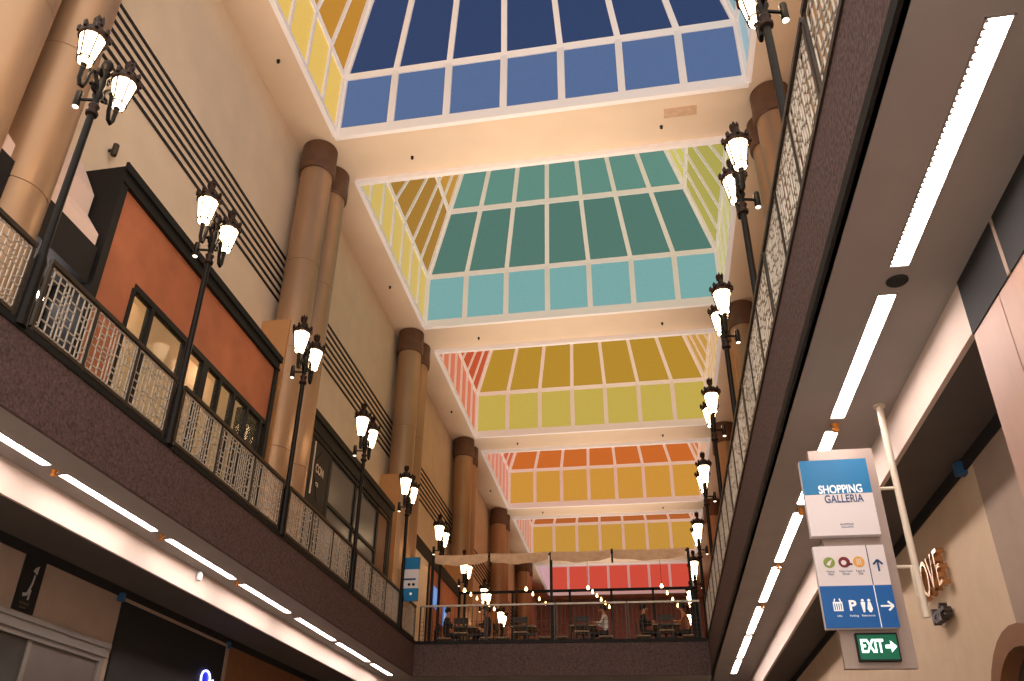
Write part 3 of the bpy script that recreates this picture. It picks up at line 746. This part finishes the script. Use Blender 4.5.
for i, x in enumerate(tx):
    o = t0 if i == 0 else copy_tree(t0); o.location = (x,26.2,PZ); o['label'] = 'square terrace dining table behind the wire railing, %s from the left' % ORD[i]
    for j, (dx, dy, rz) in enumerate(((-.68,0,pi/2),(.68,0,-pi/2),(0,.7,0),(0,-.72,pi))):
        c = c0 if firstc else copy_tree(c0); firstc = False
        c.location = (x+dx, 26.2+dy, PZ); c.rotation_euler = (0,0,rz)
        c['label'] = 'dark wooden dining chair %s the %s terrace table from the left' % (('left of','right of','behind','in front of')[j], ORD[i])
for i, x in enumerate((-5.2,-3.0,-.9,1.02)):
    o = copy_tree(t0); o.location = (x,28.6,PZ); o['label'] = 'square dining table in the second terrace row, farther from the railing, %s from the left' % ORD[i]
    for dx, rz, w_ in ((-.66,pi/2,'left of'),(.66,-pi/2,'right of')):
        if i == 3 and dx > 0: continue
        c = copy_tree(c0); c.location = (x+dx,28.6,PZ); c.rotation_euler = (0,0,rz)
        c['label'] = 'dark wooden dining chair %s the %s table of the second terrace row' % (w_, ORD[i])
# seated people: one skinned body each
def person(loc, rz, shirt, trousers, label, lean=.0, arm=0.35):
    t = thing('person', loc, label, 'person', None, rz)
    V, E_, Rr = [], [], []
    def v(p, r, par=None):
        V.append(p); Rr.append(r)
        if par is not None: E_.append((par, len(V)-1))
        return len(V)-1
    L = lean
    pel = v((0,.05,.53),.125); wst = v((0,.06-L*.3,.72),.115,pel); ch = v((0,.05-L*.7,.93),.135,wst); nk = v((0,.04-L,1.1),.055,ch); hb = v((0,.02-L*1.05,1.18),.06,nk); hm = v((0,.0-L*1.08,1.25),.088,hb); ht = v((0,.01-L*1.08,1.34),.07,hm)
    for s in (-1,1):
        sh = v((s*.17,.05-L*.9,1.03),.062,ch); el = v((s*.24,-.05-L*.9,.8),.043,sh); wr = v((s*.13,-.25-L*.9,.8+arm*.1),.03,el); hd = v((s*.1,-.32-L*.9,.81+arm*.12),.032,wr)
        hp = v((s*.1,.02,.52),.095,pel); kn = v((s*.11,-.38,.5),.07,hp); an = v((s*.11,-.4,.1),.045,kn); ft = v((s*.11,-.53,.05),.042,an)
    me = bpy.data.meshes.new('body'); me.from_pydata(V, E_, [])
    o = bpy.data.objects.new('body', me); COL.objects.link(o)
    sk = o.modifiers.new('s','SKIN'); sk.use_smooth_shade = True
    for i, r in enumerate(Rr):
        me.skin_vertices[0].data[i].radius = (r, r); me.skin_vertices[0].data[i].use_root = (i == 0)
    sb = o.modifiers.new('u','SUBSURF'); sb.levels = 1; sb.render_levels = 1
    dg = bpy.context.evaluated_depsgraph_get()
    m2 = bpy.data.meshes.new_from_object(o.evaluated_get(dg)); bpy.data.objects.remove(o)
    m2.materials.clear()
    for m in (SKIN, shirt, trousers): m2.materials.append(m)
    for p in m2.polygons:
        c = p.center
        if c.z > 1.08: k = 0
        elif c.y < -.2-L*.85 and c.z > .72: k = 0
        elif c.z > .6: k = 1
        else: k = 2
        p.material_index = k; p.use_smooth = True
    b = bpy.data.objects.new('body', m2); COL.objects.link(b); b.parent = t
    mb = MB(); cy = .02-L*1.08
    mb.lathe([(.093,1.25),(.103,1.3),(.098,1.36),(.06,1.41),(.01,1.425)], c=(0,cy+.02,0), n=14)
    mb.build('hair', HAIR, t, True)
    mb = MB(); mb.bar((0,cy-.1,1.27),(0,cy-.125,1.23),.03,.03,(0,1,0)); mb.build('nose', SKIN, b)
    mb = MB()
    for s in (-1,1): mb.lathe([(.012,cy-.098),(.012,cy-.09)], c=(s*.035,0,1.285), n=8, axis='y')
    mb.build('eyes', HAIR, b)
    return t
PP = PZ+.05
person((tx[2]+.64,26.22,PP), -pi/2, CLW, CLD, 'person in a white shirt seated at the third terrace table, facing left', .05)
person((tx[3]+.64,26.22,PP), -pi/2, CLO, CLD, 'person in tan clothes seated at the rightmost terrace table, leaning forward', .14)
person((tx[0]+.64,26.22,PP), -pi/2, CLD, CLD, 'person in dark clothes seated on the right of the leftmost terrace table', .03)
person((tx[3]-.64,26.22,PP), pi/2, CLD, CLD, 'person in dark clothes seated left of the rightmost terrace table', .03)
person((tx[0]-.64,26.22,PP), pi/2, CLD, CLD, 'person in dark clothes seated on the left of the leftmost terrace table', .03)

# ------------------------------------------------------------------ light
def ceiling_fill(x, y, tx, e):  # spot added at lantern height to brighten the ceiling, no fitting modelled
    l = bpy.data.lights.new('ceiling_fill', 'SPOT'); l.energy = e; l.spot_size = math.radians(75); l.spot_blend = .8; l.color = (1,.85,.70); l.shadow_soft_size = .1
    o = bpy.data.objects.new('ceiling_fill', l); COL.objects.link(o); o.location = (x, y, Z1+4.5)
    o.rotation_euler = Vector((tx-x, 0, ZC-Z1-4.5)).to_track_quat('-Z','Y').to_euler()
for y in LY: ceiling_fill(XL, y, -4.6, 900)
for y in RY: ceiling_fill(1.82, y, -.3, 900)
for y in (45.5,50,56,62):  # more added spots for the far beams, where no posts stand
    ceiling_fill(XL, y, -4.6, 1100); ceiling_fill(1.82, y, -.3, 1100)
w = bpy.data.worlds.new('world'); SC.world = w; w.use_nodes = True
bg = w.node_tree.nodes['Background']; bg.inputs[0].default_value = (1,.90,.80,1); bg.inputs[1].default_value = 1.75
SC.view_settings.view_transform = 'Standard'; SC.view_settings.look = 'None'
SC.cycles.use_denoising = True
SC.cycles.max_bounces = 6; SC.cycles.diffuse_bounces = 4; SC.cycles.transparent_max_bounces = 8
SC.cycles.sample_clamp_indirect = 4
